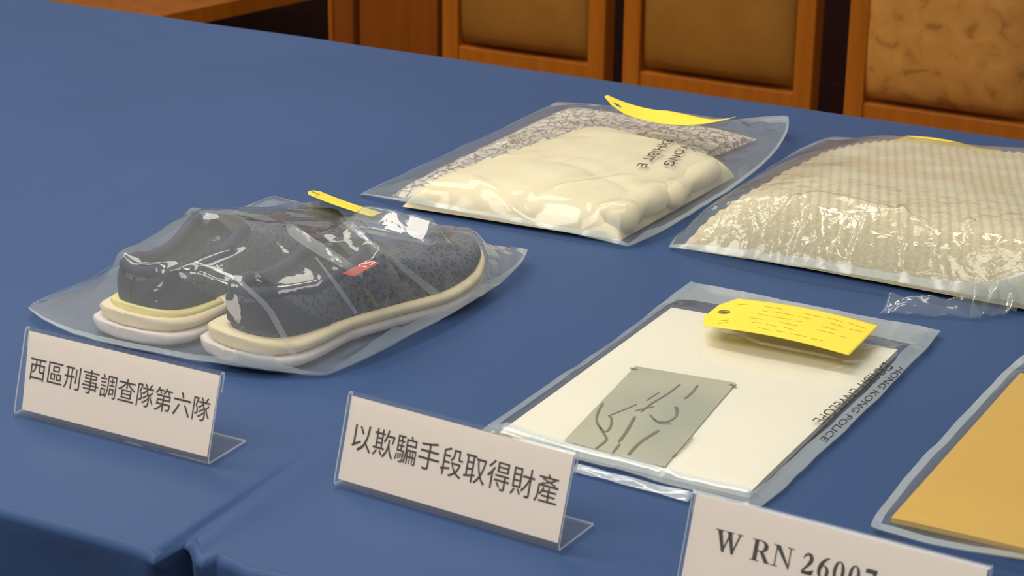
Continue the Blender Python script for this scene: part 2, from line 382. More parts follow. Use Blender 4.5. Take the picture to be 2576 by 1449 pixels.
# bold serif capitals and figures drawn as polygons, cap height 1
def serif_glyph(ch):
    polys = []
    def quad(*p): polys.append([Vector((x, y, 0)) for x, y in p])
    def serif(x0, x1, y, t=0.045): quad((x0, y), (x1, y), (x1, y + t), (x0, y + t))
    def ring(cx, cy, rx, ry, irx, iry, a0=0, a1=360, n=36):
        for i in range(n):
            a, b = R(a0 + (a1 - a0) * i / n), R(a0 + (a1 - a0) * (i + 1) / n)
            quad((cx + irx * math.cos(a), cy + iry * math.sin(a)), (cx + rx * math.cos(a), cy + ry * math.sin(a)),
                 (cx + rx * math.cos(b), cy + ry * math.sin(b)), (cx + irx * math.cos(b), cy + iry * math.sin(b)))
    def path(pts):                          # (x, y, width) strip, widths measured horizontally/normal
        n = len(pts); L = []
        for i, (x, y, w) in enumerate(pts):
            xa, ya, _ = pts[max(0, i - 1)]; xb, yb, _ = pts[min(n - 1, i + 1)]
            d = math.hypot(xb - xa, yb - ya); nx, ny = -(yb - ya) / d, (xb - xa) / d
            L.append(((x + nx * w / 2, y + ny * w / 2), (x - nx * w / 2, y - ny * w / 2)))
        for i in range(n - 1): quad(L[i][0], L[i][1], L[i + 1][1], L[i + 1][0])
    if ch == 'W':
        quad((0.10, 1), (0.33, 1), (0.58, 0.0), (0.44, -0.02)); quad((0.44, 0), (0.52, 0), (0.80, 0.94), (0.72, 0.96))
        quad((0.60, 1), (0.83, 1), (1.06, 0.0), (0.92, -0.02)); quad((0.92, 0), (1.0, 0), (1.30, 0.97), (1.22, 1))
        serif(0.0, 0.44, 0.955); serif(0.52, 0.94, 0.955); serif(1.10, 1.40, 0.955); return polys, 1.46
    if ch == 'R':
        quad((0.14, 0), (0.34, 0), (0.34, 1), (0.14, 1)); serif(0.02, 0.46, 0); serif(0.02, 0.5, 0.955)
        ring(0.48, 0.73, 0.36, 0.27, 0.15, 0.215, -90, 90); quad((0.34, 0.945), (0.48, 0.945), (0.48, 1), (0.34, 1))
        quad((0.34, 0.46), (0.48, 0.46), (0.48, 0.515), (0.34, 0.515))
        quad((0.42, 0.50), (0.62, 0.50), (0.98, 0.0), (0.74, 0.0)); serif(0.74, 1.04, 0); return polys, 1.06
    if ch == 'N':
        quad((0.14, 0), (0.20, 0), (0.20, 1), (0.14, 1)); quad((0.82, -0.02), (0.88, -0.02), (0.88, 1), (0.82, 1))
        quad((0.06, 1), (0.33, 1), (0.88, 0.10), (0.86, -0.02)); serif(0.0, 0.32, 0); serif(0.0, 0.33, 0.955); serif(0.68, 1.02, 0.955); return polys, 1.06
    if ch == '2':
        path([(0.06, 0.70, 0.03), (0.09, 0.80, 0.07), (0.16, 0.90, 0.10), (0.27, 0.945, 0.12), (0.38, 0.91, 0.17), (0.44, 0.80, 0.19), (0.44, 0.68, 0.19),
              (0.38, 0.54, 0.17), (0.27, 0.38, 0.12), (0.14, 0.22, 0.09), (0.05, 0.08, 0.09)])
        quad((0.03, 0), (0.55, 0), (0.62, 0.26), (0.57, 0.26)); quad((0.03, 0), (0.55, 0), (0.58, 0.16), (0.09, 0.16)); return polys, 0.73
    if ch == '6':
        ring(0.32, 0.31, 0.28, 0.325, 0.11, 0.27)
        path([(0.12, 0.30, 0.16), (0.13, 0.48, 0.18), (0.19, 0.66, 0.18), (0.30, 0.82, 0.14), (0.42, 0.93, 0.09), (0.56, 1.0, 0.03)]); return polys, 0.73
    if ch == '0':
        ring(0.31, 0.49, 0.28, 0.51, 0.115, 0.455); return polys, 0.73
    if ch == '7':
        quad((0.04, 0.80), (0.58, 0.80), (0.60, 1.0), (0.08, 1.0)); quad((0.20, 0), (0.36, 0), (0.60, 0.9), (0.46, 0.9)); return polys, 0.73
    return polys, 0.37
def serif_text(s):
    vs, fs, x = [], [], 0
    for ch in s:
        pl, adv = serif_glyph(ch)
        for p in pl:
            fs.append(list(range(len(vs), len(vs) + len(p)))); vs += [v + Vector((x, 0, 0)) for v in p]
        x += adv * 1.02
    return vs, fs

# ------------------------------------------------------------------ acrylic name signs
LEAN = R(18); SH = 0.0745
def sign(TL, TR, label, txt, box_, serif=False, width=None, pdx=0.0, prot=0.0):
    zt = SH * math.cos(LEAN)
    a, b = P(*TL, zt), P(*TR, zt); u = (b - a); Wd = u.length if width is None else width; u.normalize()
    n = Vector((-u.y, u.x, 0))
    base = a - n * (SH * math.sin(LEAN)); base.z = TZ + 0.0012
    t = thing('sign_holder', label, 'sign', base + u * Wd / 2, 'acrylic signs along the front')
    v = math.cos(LEAN) * Vector((0, 0, 1)) + math.sin(LEAN) * n      # up the face
    w = v.cross(u).normalized()
    if w.dot(n) < 0: w = -w                                          # towards the back
    def S(x, y, d): return base + u * x + v * y + w * d
    th = 0.0018
    # side profile: foot, bend, face, top fold, short back lip
    c = []                                                           # centre line in (along n, up)
    for d in (0.052, 0.035, 0.018, 0.006): c.append(n * d + Vector((0, 0, th / 2)))
    c.append(n * 0.0022 + Vector((0, 0, 0.0012)))
    c.append(v * 0.004 + w * 0.0004)
    for y in (0.02, 0.04, 0.06, SH - 0.0025): c.append(v * y)
    c.append(v * (SH - 0.0006) + w * 0.0007); c.append(v * SH + w * 0.0020); c.append(v * (SH - 0.0006) + w * 0.0038); c.append(v * (SH - 0.003) + w * 0.0045); c.append(v * (SH - 0.016) + w * 0.0047)
    m = len(c); nrm = []
    for i in range(m):
        d = (c[min(m - 1, i + 1)] - c[max(0, i - 1)]).normalized(); nrm.append(d.cross(u).normalized())
    vs = []
    for x in (0, Wd):
        for s in (-1, 1):
            for i in range(m): vs.append(base + u * x + c[i] + nrm[i] * s * th / 2)
    fs, mi = [], []
    A0, A1, B0, B1 = 0, m, 2 * m, 3 * m
    for i in range(m - 1):
        fs.append([A0 + i, A0 + i + 1, B0 + i + 1, B0 + i]); mi.append(0)
        fs.append([A1 + i, A1 + i + 1, B1 + i + 1, B1 + i]); mi.append(0)
        fs.append([A0 + i, A0 + i + 1, A1 + i + 1, A1 + i]); mi.append(1)
        fs.append([B0 + i, B0 + i + 1, B1 + i + 1, B1 + i]); mi.append(1)
    for k in (0, m - 1): fs.append([A0 + k, A1 + k, B1 + k, B0 + k]); mi.append(1)
    # bright bend at the foot and top fold
    hl = obj('acrylic_holder', vs, fs, [M_acrylic, M_edge], t, False, mi=mi)
    # paper card behind the clear face
    y0, y1, d0 = 0.0062, SH - 0.0028, 0.0016
    def Q(x, y, d): 
        xx = x + pdx * (1 - y / SH); return S(xx, y, d)
    x0, x1 = 0.0022, Wd - 0.0022
    vs = [Q(x0, y0, d0), Q(x1 - pdx, y0, d0), Q(x1 , y1, d0), Q(x0, y1, d0)]
    vs += [p + w * 0.0004 for p in vs]
    obj('paper_card', vs, [[0, 1, 2, 3], [4, 5, 6, 7], [0, 1, 5, 4], [1, 2, 6, 5], [2, 3, 7, 6], [3, 0, 4, 7]], M_paper, t, False)
    tv, tf = serif_text(txt) if serif else text_geo(txt)
    bx0, by0, bx1, by1 = box_                                        # fractions of the face
    tv = fit(tv, (bx1 - bx0) * Wd, (by1 - by0) * SH)
    obj('lettering', [S(bx0 * Wd + q.x, by0 * SH + q.y, d0 - 0.00025) for q in tv], tf, M_ink, t, False)
    return t
sign((66, 826), (557, 941), 'acrylic sign lettered with ten Chinese characters in front of the bagged sneakers', '西區刑事調查隊第六隊', (0.045, 0.435, 0.968, 0.70), pdx=0.005)
sign((879, 989), (1449, 1141), 'acrylic sign lettered with nine Chinese characters, middle of the three signs', '以欺騙手段取得財產', (0.045, 0.42, 0.955, 0.72))
sign((1744, 1235), (2466, 1421), 'acrylic sign with bold serif W RN 2600 cut off by the lower frame edge', 'W RN 26007', (0.10, 0.495, 0.655, 0.70), serif=True, width=0.213)

# ------------------------------------------------------------------ yellow tags
def make_tag(label, p00, p10, p01, shape, sheet_=None):
    """p00 corner at the hole end (front), p10 far end (front), p01 hole end (back); shape(s, t) -> height"""
    t = thing('evidence_tag', label, 'tag', p00 + (p10 - p00) / 2 + (p01 - p00) / 2, 'yellow card tags on the bags')
    e1, e2 = p10 - p00, p01 - p00; L, Wt = e1.length, e2.length
    n, m = 51, 29; H = (0.085, 0.5); hr = 0.0042
    ids = {}; vs = []; fs = []
    up_ = 0.0
    if sheet_ is not None:                  # rest on the film below it
        tree = bvh_of([sheet_])
        for a in range(0, 21):
            for b in range(0, 13):
                q = p00 + e1 * (a / 20) + e2 * (b / 12); z = q.z + shape(a / 20, b / 12)
                h_ = tree.ray_cast(Vector((q.x, q.y, TZ + .5)), Vector((0, 0, -1)))
                if h_[0] is not None: up_ = max(up_, h_[0].z + .0012 - z)
        print('tag lift', label, round(up_, 4))
    def pos(s, tt, dz=0):
        # clipped, rounded corners at the hole end
        inset = max(0, abs(tt - 0.5) - 0.22) * 0.24
        sx = s + inset * max(0, 1 - s * 5)
        return p00 + e1 * sx + e2 * tt + Vector((0, 0, shape(sx, tt) + dz + up_))
    for i in range(n):
        for j in range(m):
            s, tt = i / (n - 1), j / (m - 1)
            dx, dy = (s - H[0]) * L, (tt - H[1]) * Wt; d = math.hypot(dx, dy)
            if d < hr + 0.0016 and d > 1e-6:
                s = H[0] + dx / d * hr / L; tt = H[1] + dy / d * hr / Wt
            ids[i, j] = len(vs); vs.append(pos(s, tt))
    for i in range(n - 1):
        for j in range(m - 1):
            c = [ids[i, j], ids[i + 1, j], ids[i + 1, j + 1], ids[i, j + 1]]
            sc, tc = (i + 0.5) / (n - 1), (j + 0.5) / (m - 1)
            if math.hypot((sc - H[0]) * L, (tc - H[1]) * Wt) < hr: continue
            fs.append(c)
    o = obj('card', vs, fs, M_yellow, t)
    sm = o.modifiers.new('thickness', 'SOLIDIFY'); sm.thickness = 0.0005; sm.offset = -1
    # hole rim
    rv, rf = [], []
    for k in range(24):
        a = k / 24 * 2 * math.pi
        for r in (hr * 0.95, hr * 1.35):
            rv.append(pos(H[0] + math.cos(a) * r / L, H[1] + math.sin(a) * r / Wt, 0.0004))
        rf.append([2 * k, 2 * k + 1, (2 * k + 3) % 48, (2 * k + 2) % 48])
    obj('eyelet', rv, rf, M_hole, t)
    # faint printed rules and handwriting strokes
    rng = random.Random(len(label)); sv, sf = [], []
    def stroke(s0, t0, s1, t1, w):
        k = 6; b0 = len(sv); d = Vector(((s1 - s0) * L, (t1 - t0) * Wt)); nn = Vector((-d.y, d.x)).normalized() * w / 2
        for q in range(k + 1):
            f = q / k
            for sg in (-1, 1):
                sv.append(pos(s0 + (s1 - s0) * f + sg * nn.x / L, t0 + (t1 - t0) * f + sg * nn.y / Wt, 0.00025))
        for q in range(k): sf.append([b0 + 2 * q, b0 + 2 * q + 1, b0 + 2 * q + 3, b0 + 2 * q + 2])
    for row in range(6):
        tt = 0.16 + row * 0.135; s = 0.24 + rng.random() * 0.1
        while s < 0.88:
            l = 0.04 + rng.random() * 0.10
            if rng.random() < 0.7: stroke(s, tt + rng.uniform(-.015, .015), min(0.95, s + l), tt + rng.uniform(-.02, .02), 0.0009)
            s += l + 0.03
    for tt in (0.12, 0.2, 0.78): stroke(0.08 + abs(tt - .5) * .1, tt, 0.14 + abs(tt - .5) * .1, tt + 0.07, 0.0011)
    w_ = obj('printing', sv, sf, M_yellow_ink, t); tag(w_, kind='stuff')
    return t

# ------------------------------------------------------------------ film bags
def bvh_of(objs):
    vs, fs = [], []
    for o in objs:
        b0 = len(vs); off = ORG[o]
        vs += [v.co + off for v in o.data.vertices]; fs += [[i + b0 for i in p.vertices] for p in o.data.polygons]
    return BVHTree.FromPolygons(vs, fs)
def seg_d(X, Y, a, b):
    ax, ay = b[0] - a[0], b[1] - a[1]; L2 = ax * ax + ay * ay + 1e-12
    s = np.clip(((X - a[0]) * ax + (Y - a[1]) * ay) / L2, 0, 1)
    return np.hypot(X - a[0] - s * ax, Y - a[1] - s * ay), s
def bag(parent, corners, contents, mat_, creases=(), N=110, Mg=140, lift=None, wr=0.0010, wscale=18, seam=0.006, gap=0.0018, iters=1500, crinkle=0.0, hem=None, base_z=0.0014, hull=0.0, el=(0, 0, 0, 0), push=(0, 0, 0, 0), cscale=34, dil=1, blur=0, front=None):
    """corners: L(front-left), B(front-right), R(back-right), T(back-left); a relaxed sheet over the contents, plus the lower sheet"""
    cL, cB, cR, cT = [np.array(c[:]) for c in corners]
    u = np.linspace(0, 1, N)[:, None]; v = np.linspace(0, 1, Mg)[None, :]
    wob = lambda f, s: np.array([0.0025 * noise.noise((q * 4, s, 0.3)) + 0.0012 * noise.noise((q * 14, s, 1.3)) for q in f.ravel()])
    X = (cL[0] * (1 - u) + cB[0] * u) * (1 - v) + (cT[0] * (1 - u) + cR[0] * u) * v
    Y = (cL[1] * (1 - u) + cB[1] * u) * (1 - v) + (cT[1] * (1 - u) + cR[1] * u) * v
    Y = Y + wob(u, 1.0 + cL[0])[:, None] * (1 - v) + wob(u, 5.0 + cL[0])[:, None] * v
    X = X + wob(v, 9.0 + cL[0])[None, :] * (1 - u) + wob(v, 13.0 + cL[0])[None, :] * u
    pr = lambda f: np.sin(np.pi * f) ** 0.6                   # edges bulge out and ride up where the bag is full
    pu, pv = pr(u), pr(v)
    Y = Y - push[0] * pu * (1 - v) + push[2] * pu * v
    X = X + push[1] * pv * u - push[3] * pv * (1 - u)
    obst = np.full((N, Mg), TZ + base_z)
    if contents:
        tree = bvh_of(contents)
        for i in range(N):
            for j in range(Mg):
                h = tree.ray_cast(Vector((X[i, j], Y[i, j], TZ + 0.5)), Vector((0, 0, -1)))
                if h[0] is not None: obst[i, j] = max(obst[i, j], h[0].z + gap)
        if hull:                            # the sheet bridges hollows between the things inside
            bm = bmesh.new()
            for o_ in contents:
                for q in o_.data.vertices: bm.verts.new(q.co + ORG[o_])
            g = bmesh.ops.convex_hull(bm, input=bm.verts); bmesh.ops.delete(bm, geom=list({q for q in g['geom_interior'] + g['geom_unused'] if isinstance(q, bmesh.types.BMVert)}), context='VERTS')
            th = BVHTree.FromBMesh(bm); bm.free()
            for i in range(N):
                for j in range(Mg):
                    q = th.ray_cast(Vector((X[i, j], Y[i, j], TZ + 0.5)), Vector((0, 0, -1)))
                    if q[0] is not None: obst[i, j] = max(obst[i, j], TZ + (q[0].z - TZ) * hull)
        for _ in range(dil):
            p = np.pad(obst, 1, mode='edge')
            obst = np.max([p[a:a + N, b:b + Mg] for a in range(3) for b in range(3)], axis=0)
    for _ in range(blur):
        p = np.pad(obst, 1, mode='edge'); obst = sum(p[a:a + N, b:b + Mg] for a in range(3) for b in range(3)) / 9
    dec = lambda q: np.clip(1 - q / 0.10, 0, 1)
    bl = TZ + base_z + np.maximum(np.maximum(el[0] * pu * dec(v), el[2] * pu * dec(1 - v)), np.maximum(el[1] * pv * dec(1 - u), el[3] * pv * dec(u)))
    if lift is not None:
        bl += np.vectorize(lift)(np.broadcast_to(u, (N, Mg)), np.broadcast_to(v, (N, Mg)))
    for i in range(N):
        for j in range(Mg):
            if i in (0, N - 1) or j in (0, Mg - 1): bl[i, j] += 0.0012 * max(0, noise.noise((X[i, j] * 30, Y[i, j] * 30, 2)))
    h = np.maximum(obst, bl)
    edge = np.zeros((N, Mg), bool); edge[0] = edge[-1] = True; edge[:, 0] = edge[:, -1] = True
    for it in range(iters):
        a = h.copy(); a[1:-1, 1:-1] = 0.25 * (h[2:, 1:-1] + h[:-2, 1:-1] + h[1:-1, 2:] + h[1:-1, :-2])
        h = np.where(edge, bl, np.maximum(a, obst))
    free = np.minimum(np.minimum(u, 1 - u) * N, np.minimum(v, 1 - v) * Mg); fade = np.clip(free / 8, 0, 1)
    for pts, amp, wd in creases:
        best = np.full((N, Mg), 9.0); S_ = np.zeros((N, Mg)); tot = len(pts) - 1
        for k in range(tot):
            d, s = seg_d(X, Y, pts[k], pts[k + 1]); m_ = d < best
            best = np.where(m_, d, best); S_ = np.where(m_, (k + s) / tot, S_)
        tp = np.minimum(1, np.minimum(S_, 1 - S_) * 6 + 0.15)
        h = h + amp * tp * np.clip(1 - best / (wd * (0.5 + 0.5 * tp)), 0, 1) * np.clip(free / 3, 0, 1)
    for i in range(N):
        for j in range(Mg):
            x, y = X[i, j], Y[i, j]
            w_ = wr * (0.5 + 0.5 * noise.noise((x * wscale, y * wscale, 4)))
            if crinkle:
                d, _ = noise.voronoi((x * cscale + 0.3 * noise.noise((x * 20, y * 20, 0)), y * cscale * .88, 1.7))
                w_ += (crinkle(i / (N - 1), j / (Mg - 1)) if callable(crinkle) else crinkle) * min(1, (d[1] - d[0]) * 1.6)
            h[i, j] += w_ * fade[i, j]
    n = N * Mg
    vs = [(X[i, j], Y[i, j], h[i, j]) for i in range(N) for j in range(Mg)]
    vs += [(X[i, j], Y[i, j], min(TZ + 0.0006 + max(0, bl[i, j] - TZ - base_z), h[i, j] - 0.0002)) for i in range(N) for j in range(Mg)]
    fs = grid_faces(N, Mg) 
    fs += [[q + n for q in f][::-1] for f in grid_faces(N, Mg)]
    mi = None
    if front is not None:                   # creased front face and smoother top of the same film
        one = [0 if j / (Mg - 1) < front + .05 * noise.noise((i * .09, j * .05, 3)) else 1 for i in range(N - 1) for j in range(Mg - 1)]
        mi = one + one
    o = obj('film_sheet', vs, fs, mat_, parent, mi=mi)
    # welded seams: milky strips along the edges
    if seam:
        sv, sf = [], []
        ku = max(1, int(round(seam / (np.hypot(cB[0] - cL[0], cB[1] - cL[1]) / (N - 1))) )); kv = max(1, int(round(seam / (np.hypot(cT[0] - cL[0], cT[1] - cL[1]) / (Mg - 1)))))
        def strip(I, J):
            b0 = len(sv); nI, nJ = len(I), len(J)
            for i in I:
                for j in J: sv.append((X[i, j], Y[i, j], h[i, j] + 0.0003))
            for f in grid_faces(nI, nJ): sf.append([q + b0 for q in f])
        allI, allJ = list(range(N)), list(range(Mg))
        strip(list(range(0, ku + 1)), allJ); strip(list(range(N - 1 - ku, N)), allJ); strip(allI, list(range(0, kv + 1)))
        kb = kv if hem is None else max(2, int(hem * Mg)); strip(allI, list(range(Mg - 1 - kb, Mg)))
        obj('welded_seam', sv, sf, M_seam, parent)
    return o
def drape_text(name, s, parent, sheet, p0, p1, hgt, m, up):
    """text along p0->p1 on the sheet, letters' tops towards up"""
    tree = bvh_of([sheet]); tv, tf = text_geo(s)
    d = (p1 - p0); L = d.length; d.normalize(); tv = fit(tv, L, hgt)
    out = []
    for q in tv:
        x = p0 + d * q.x + up * q.y
        h = tree.ray_cast(Vector((x.x, x.y, TZ + 0.4)), Vector((0, 0, -1)))
        out.append((x.x, x.y, (h[0].z if h[0] is not None else TZ + 0.002) + 0.0006))
    return obj(name, out, tf, m, parent, False)
def px(pts, z): return [P(a, b, z)[:2] for a, b in pts]

# ---- 1. the pair of sneakers
def interp(t, tab):
    return float(np.interp(t, [a for a, _ in tab], [b for _, b in tab]))
W_TAB = [(0, .0), (.012, .016), (.04, .029), (.09, .037), (.16, .041), (.35, .040), (.5, .044), (.65, .051), (.75, .052), (.84, .048), (.91, .039), (.96, .026), (.988, .013), (1, 0)]
Z_TOP = [(0, .058), (.04, .066), (.10, .065), (.20, .057), (.30, .063), (.38, .074), (.42, .078), (.47, .076), (.6, .061), (.75, .050), (.88, .047), (.95, .045), (1, .042)]
LSH = 0.300
def sneaker(label, heel, ang, side, tongue_label=False):
    t = thing('sneaker', label, 'shoe', heel, 'pair of dark sneakers in the left bag')
    ca, sa = math.cos(ang), math.sin(ang)
    def T(x, y, z): return Vector((heel.x + ca * x - sa * y, heel.y + sa * x + ca * y, heel.z + z))
    zb = lambda tt: 0.022 * max(0, (tt - .62) / .38) ** 2 + 0.006 * max(0, 1 - tt / .12) ** 2
    zs = lambda tt: zb(tt) + interp(tt, [(0, .022), (.3, .021), (.6, .020), (.85, .019), (1, .018)])
    cx = lambda tt: side * 0.010 * math.sin(max(0, (tt - .25)) / .75 * 2.2)
    ts = [0, .004, .012, .025, .045, .07, .1, .14, .19, .24, .3, .36, .42, .48, .54, .6, .66, .72, .78, .84, .88, .92, .95, .975, .99, .997, 1]
    yy = lambda tt, f=0: -f * (1 - min(1, tt / .25)) + tt * LSH
    def layer(name, f0, f1, m, bulge, t0=0, t1=1, flare=0.0, wscale=1.0):
        rings = []
        for tt in ts:
            if not (t0 <= tt <= t1): continue
            w = interp(tt, W_TAB) * wscale + 0.0015; z0 = zb(tt) + (zs(tt) - zb(tt)) * f0; z1 = zb(tt) + (zs(tt) - zb(tt)) * f1
            fl = 1 + flare * (1 - min(1, tt / .3)); r = []
            for sx, zf, bl in [(-1, 0, .92), (-1, .25, 1.0), (-1, .6, 1.0 + bulge), (-1, .9, 1.0), (-1, 1, .95), (1, 1, .95), (1, .9, 1.0), (1, .6, 1.0 + bulge), (1, .25, 1.0), (1, 0, .92)]:
                r.append(T(cx(tt) + sx * w * bl * fl, yy(tt, flare * .06), z0 + (z1 - z0) * zf))
            rings.append(r)
        vs, fs = loft(rings); return obj(name, vs, fs, m, t)
    parts = [layer('outsole', 0, .50, M_outsole, .02, flare=.42, wscale=1.10), layer('midsole', .48, 1.02, M_midsole, .05, flare=.30, wscale=1.08),
             ] + ([layer('heel_wedge', .84, 1.22, M_wedge, .03, 0, .36, .14, 1.05)] if side < 0 else [])
    # upper: outer wall, rim, inner wall where the shoe is open
    rings = []; nO, nI = 9, 13
    for tt in ts:
        w = interp(tt, W_TAB) * .95 + 0.001; z0 = zs(tt) - .002; z1 = interp(tt, Z_TOP); c = cx(tt)
        op = max(0, min(1, (tt - .025) / .035)) * max(0, min(1, (.44 - tt) / .05))
        r = []
        for k in range(nO):
            f = k / (nO - 1); x = w * (1 + .05 * math.sin(f * math.pi)) * (1 - (.30 - .08 * op) * f ** 2.2)
            r.append((-x, z0 + (z1 - z0) * (1 - (1 - f) ** 1.35) * (.86 + .14 * op)))
        xe = -r[-1][0]; ze = r[-1][1]; inner = []
        for k in range(nI):
            g = k / (nI - 1) * 2 - 1
            zc = ze + (z1 - z0) * .14 * (1 - op) * (1 - g * g) ** .6
            zo = (zs(tt) + .008) + (ze - zs(tt) - .008) * abs(g) ** 5
            inner.append((xe * (.90 if op else 1) * g, zc * (1 - op) + zo * op))
        r = r + inner + [(-x, z) for x, z in r[::-1]]
        rings.append([T(c + x, yy(tt), z) for x, z in r])
    vs, fs = loft(rings, closed=False)
    up = obj('upper', vs, fs, M_mesh, t); parts.append(up)
    # heel counter shell
    rings = []
    for tt in [q for q in ts if q <= .24]:
        w = interp(tt, W_TAB) * .95 + .0030; z0 = zs(tt) + .004; z1 = interp(tt, Z_TOP) - .004 - .035 * max(0, (tt - .05) / .19) ** 2; r = []
        for sx in (-1, 1):
            seq = [(f, w * (1 + .05 * math.sin(f * math.pi)) * (1 - .22 * f ** 2.2)) for f in np.linspace(0, .98, 9)]
            seq = seq if sx < 0 else seq[::-1]
            r += [T(cx(tt) + sx * x, yy(tt) - .0025, z0 + (z1 - z0) * (1 - (1 - f) ** 1.3)) for f, x in seq]
        rings.append(r)
    n = len(rings[0]); vs = [q for r in rings for q in r]; fs = []
    for a in range(len(rings) - 1):
        for k in range(n - 1):
            if k == n // 2 - 1 and a > 0: continue
            fs.append([a * n + k, (a + 1) * n + k, (a + 1) * n + k + 1, a * n + k + 1])
    parts.append(obj('heel_counter', vs, fs, M_navy, t))
    # padded collar roll
    rv = []; cpts = []
    for tt in (.43, .38, .32, .26, .20, .14, .09, .05, .03): cpts.append((1, tt))
    path = [(1, q) for q in (.42, .36, .30, .24, .18, .12, .07, .04)] + [(0, .022)] + [(-1, q) for q in (.04, .07, .12, .18, .24, .30, .36, .42)]
    cen = []
    for sx, tt in path:
        w = (interp(tt, W_TAB) * .95) * .76; cen.append(T(cx(tt) + sx * w, yy(tt), interp(tt, Z_TOP) - .004))
    rings = []
    for i, p in enumerate(cen):
        d = (cen[min(len(cen) - 1, i + 1)] - cen[max(0, i - 1)]).normalized(); s1 = d.cross(Vector((0, 0, 1))).normalized(); s2_ = s1.cross(d)
        rings.append([p + (s1 * math.cos(a) + s2_ * math.sin(a)) * .0062 for a in np.linspace(0, 2 * math.pi, 11)[:-1]])
    vs, fs = loft(rings); parts.append(obj('collar', vs, fs, M_navy, t))
    # tongue
    vs = []; n, m = 9, 12
    for i in range(n):
        for j in range(m):
            g = i / (n - 1) * 2 - 1; f = j / (m - 1)
            tt = .36 + .20 * f
            z = interp(tt, [(.36, .085), (.42, .082), (.56, .069)]) - .010 * g * g
            vs.append(T(cx(tt) + g * (.026 - .004 * f), yy(tt), z))
    tg = obj('tongue', vs, grid_faces(n, m), M_tongue, t); parts.append(tg)
    if tongue_label:
        # red woven label with a white letter, on the vamp in front of the tongue
        tree = bvh_of([up, tg]); ctr = P(908, 664, .085)
        def on(x, y, dz):
            h = tree.ray_cast(Vector((x, y, TZ + .4)), Vector((0, 0, -1))); return Vector((x, y, (h[0].z if h[0] is not None else TZ + .08) + dz))
        vs = [on(ctr.x + (i / 8 - .5) * .013, ctr.y + (j / 12 - .5) * .042, .0012) for i in range(9) for j in range(13)]
        pl = obj('tongue_label', vs, grid_faces(9, 13), M_red, t); tag(pl, 'small red label with white lettering'); parts.append(pl)
        tv, tf = text_geo('SU'); tv = fit(tv, .017, .010)
        lt = obj('lettering', [on(ctr.x - .0055 + q.y, ctr.y + .019 - q.x, .0018) for q in tv], tf, M_white, pl, False); parts.append(lt)
    return t, parts
z0 = TZ + 0.003
hl = Vector((-1.133, 1.370, z0)); hr_ = Vector((-1.017, 1.374, z0))
s_l, pl_ = sneaker('dark navy sneaker with cream sole, left one of the bagged pair', hl, R(-5), -1)
s_r, pr_ = sneaker('dark navy mesh sneaker with small red tongue label, right one of the bagged pair', hr_, R(-10), 1, True)
bA = thing('evidence_bag', 'clear plastic bag tented over a pair of dark sneakers', 'bag', P(720, 740), 'clear evidence bags on the table')
LA = [P(78, 786, .001), P(824, 943, .001), P(1325, 645, .006), P(690, 509, .004)]
def lift_a(u, v): return 0.012 * max(0, 1 - math.hypot(1 - u, 1 - v) / .25) + 0.010 * max(0, 1 - math.hypot(u, 1 - v) / .3) + .006 * max(0, 1 - math.hypot(u, v) / .25)
crA = [(px([(880, 568), (1000, 586), (1125, 600)], .065), .020, .024),
       (px([(715, 560), (800, 620), (905, 690)], .095), .011, .018),
       (px([(840, 560), (960, 650), (1105, 745)], .085), .010, .015),
       (px([(490, 660), (640, 750), (740, 900)], .08), .006, .012),
       (px([(800, 640), (850, 720), (900, 790)], .08), .005, .008),
       (px([(640, 690), (655, 740), (700, 790), (725, 840)], .075), .010, .015),
       (px([(690, 740), (760, 730), (835, 735)], .08), .004, .007),
       (px([(1055, 660), (1110, 625), (1185, 605)], .06), .004, .007),
       (px([(1100, 640), (1120, 690), (1140, 720)], .05), .003, .006),
       (px([(880, 585), (980, 590), (1110, 575)], .085), .008, .015),
       (px([(330, 640), (450, 635), (620, 600)], .09), .003, .010),
       (px([(580, 780), (640, 820), (720, 850)], .06), .004, .009)]
fA = bag(bA, LA, pl_ + pr_, M_film_a, crA, N=140, Mg=160, lift=lift_a, wr=.0016, wscale=22, gap=.004, seam=.0035, hull=1.0, el=(.010, .012, .004, .004), push=(.050, .030, 0, .012), crinkle=lambda u, v: .0010 + .0035 * max(0, min(1, (v - .15) / .4)), cscale=15)

def on_sheet(tree, a, b):
    o_ = Vector((0, 0, TZ + CH)); h_ = tree.ray_cast(o_, _ray(a, b).normalized())
    return h_[0]
def fold(parent, sheet_, left, right, n=14, lift_=.0012):
    """a doubled-over pleat of the film lying along the sheet, between two edges"""
    tree = bvh_of([sheet_]); vs = []
    for i in range(n):
        f = i / (n - 1) * (len(left) - 1); k = min(len(left) - 2, int(f)); f -= k
        a = [left[k][q] * (1 - f) + left[k + 1][q] * f for q in (0, 1)]; b = [right[k][q] * (1 - f) + right[k + 1][q] * f for q in (0, 1)]
        for w_ in (0, .33, .67, 1):
            h_ = on_sheet(tree, a[0] * (1 - w_) + b[0] * w_, a[1] * (1 - w_) + b[1] * w_)
            vs.append(h_ + Vector((0, 0, lift_)) if h_ is not None else P(a[0], a[1], .05))
    return obj('film_pleat', vs, grid_faces(n, 4), M_pleat, parent)
for l_, r_ in [([(712, 556), (728, 596), (800, 645), (912, 702)], [(715, 556), (770, 590), (850, 640), (913, 690)]),
               ([(850, 556), (960, 640), (1086, 748)], [(862, 556), (985, 645), (1112, 742)]),
               ([(488, 662), (590, 705), (668, 780), (735, 905)], [(492, 660), (600, 700), (684, 776), (752, 905)]),
               ([(792, 650), (840, 720), (893, 795)], [(797, 650), (850, 716), (901, 790)]),
               ([(1150, 566), (1240, 600), (1322, 646)], [(1160, 566), (1255, 596), (1328, 638)])]:
    fold(bA, fA, l_, r_)

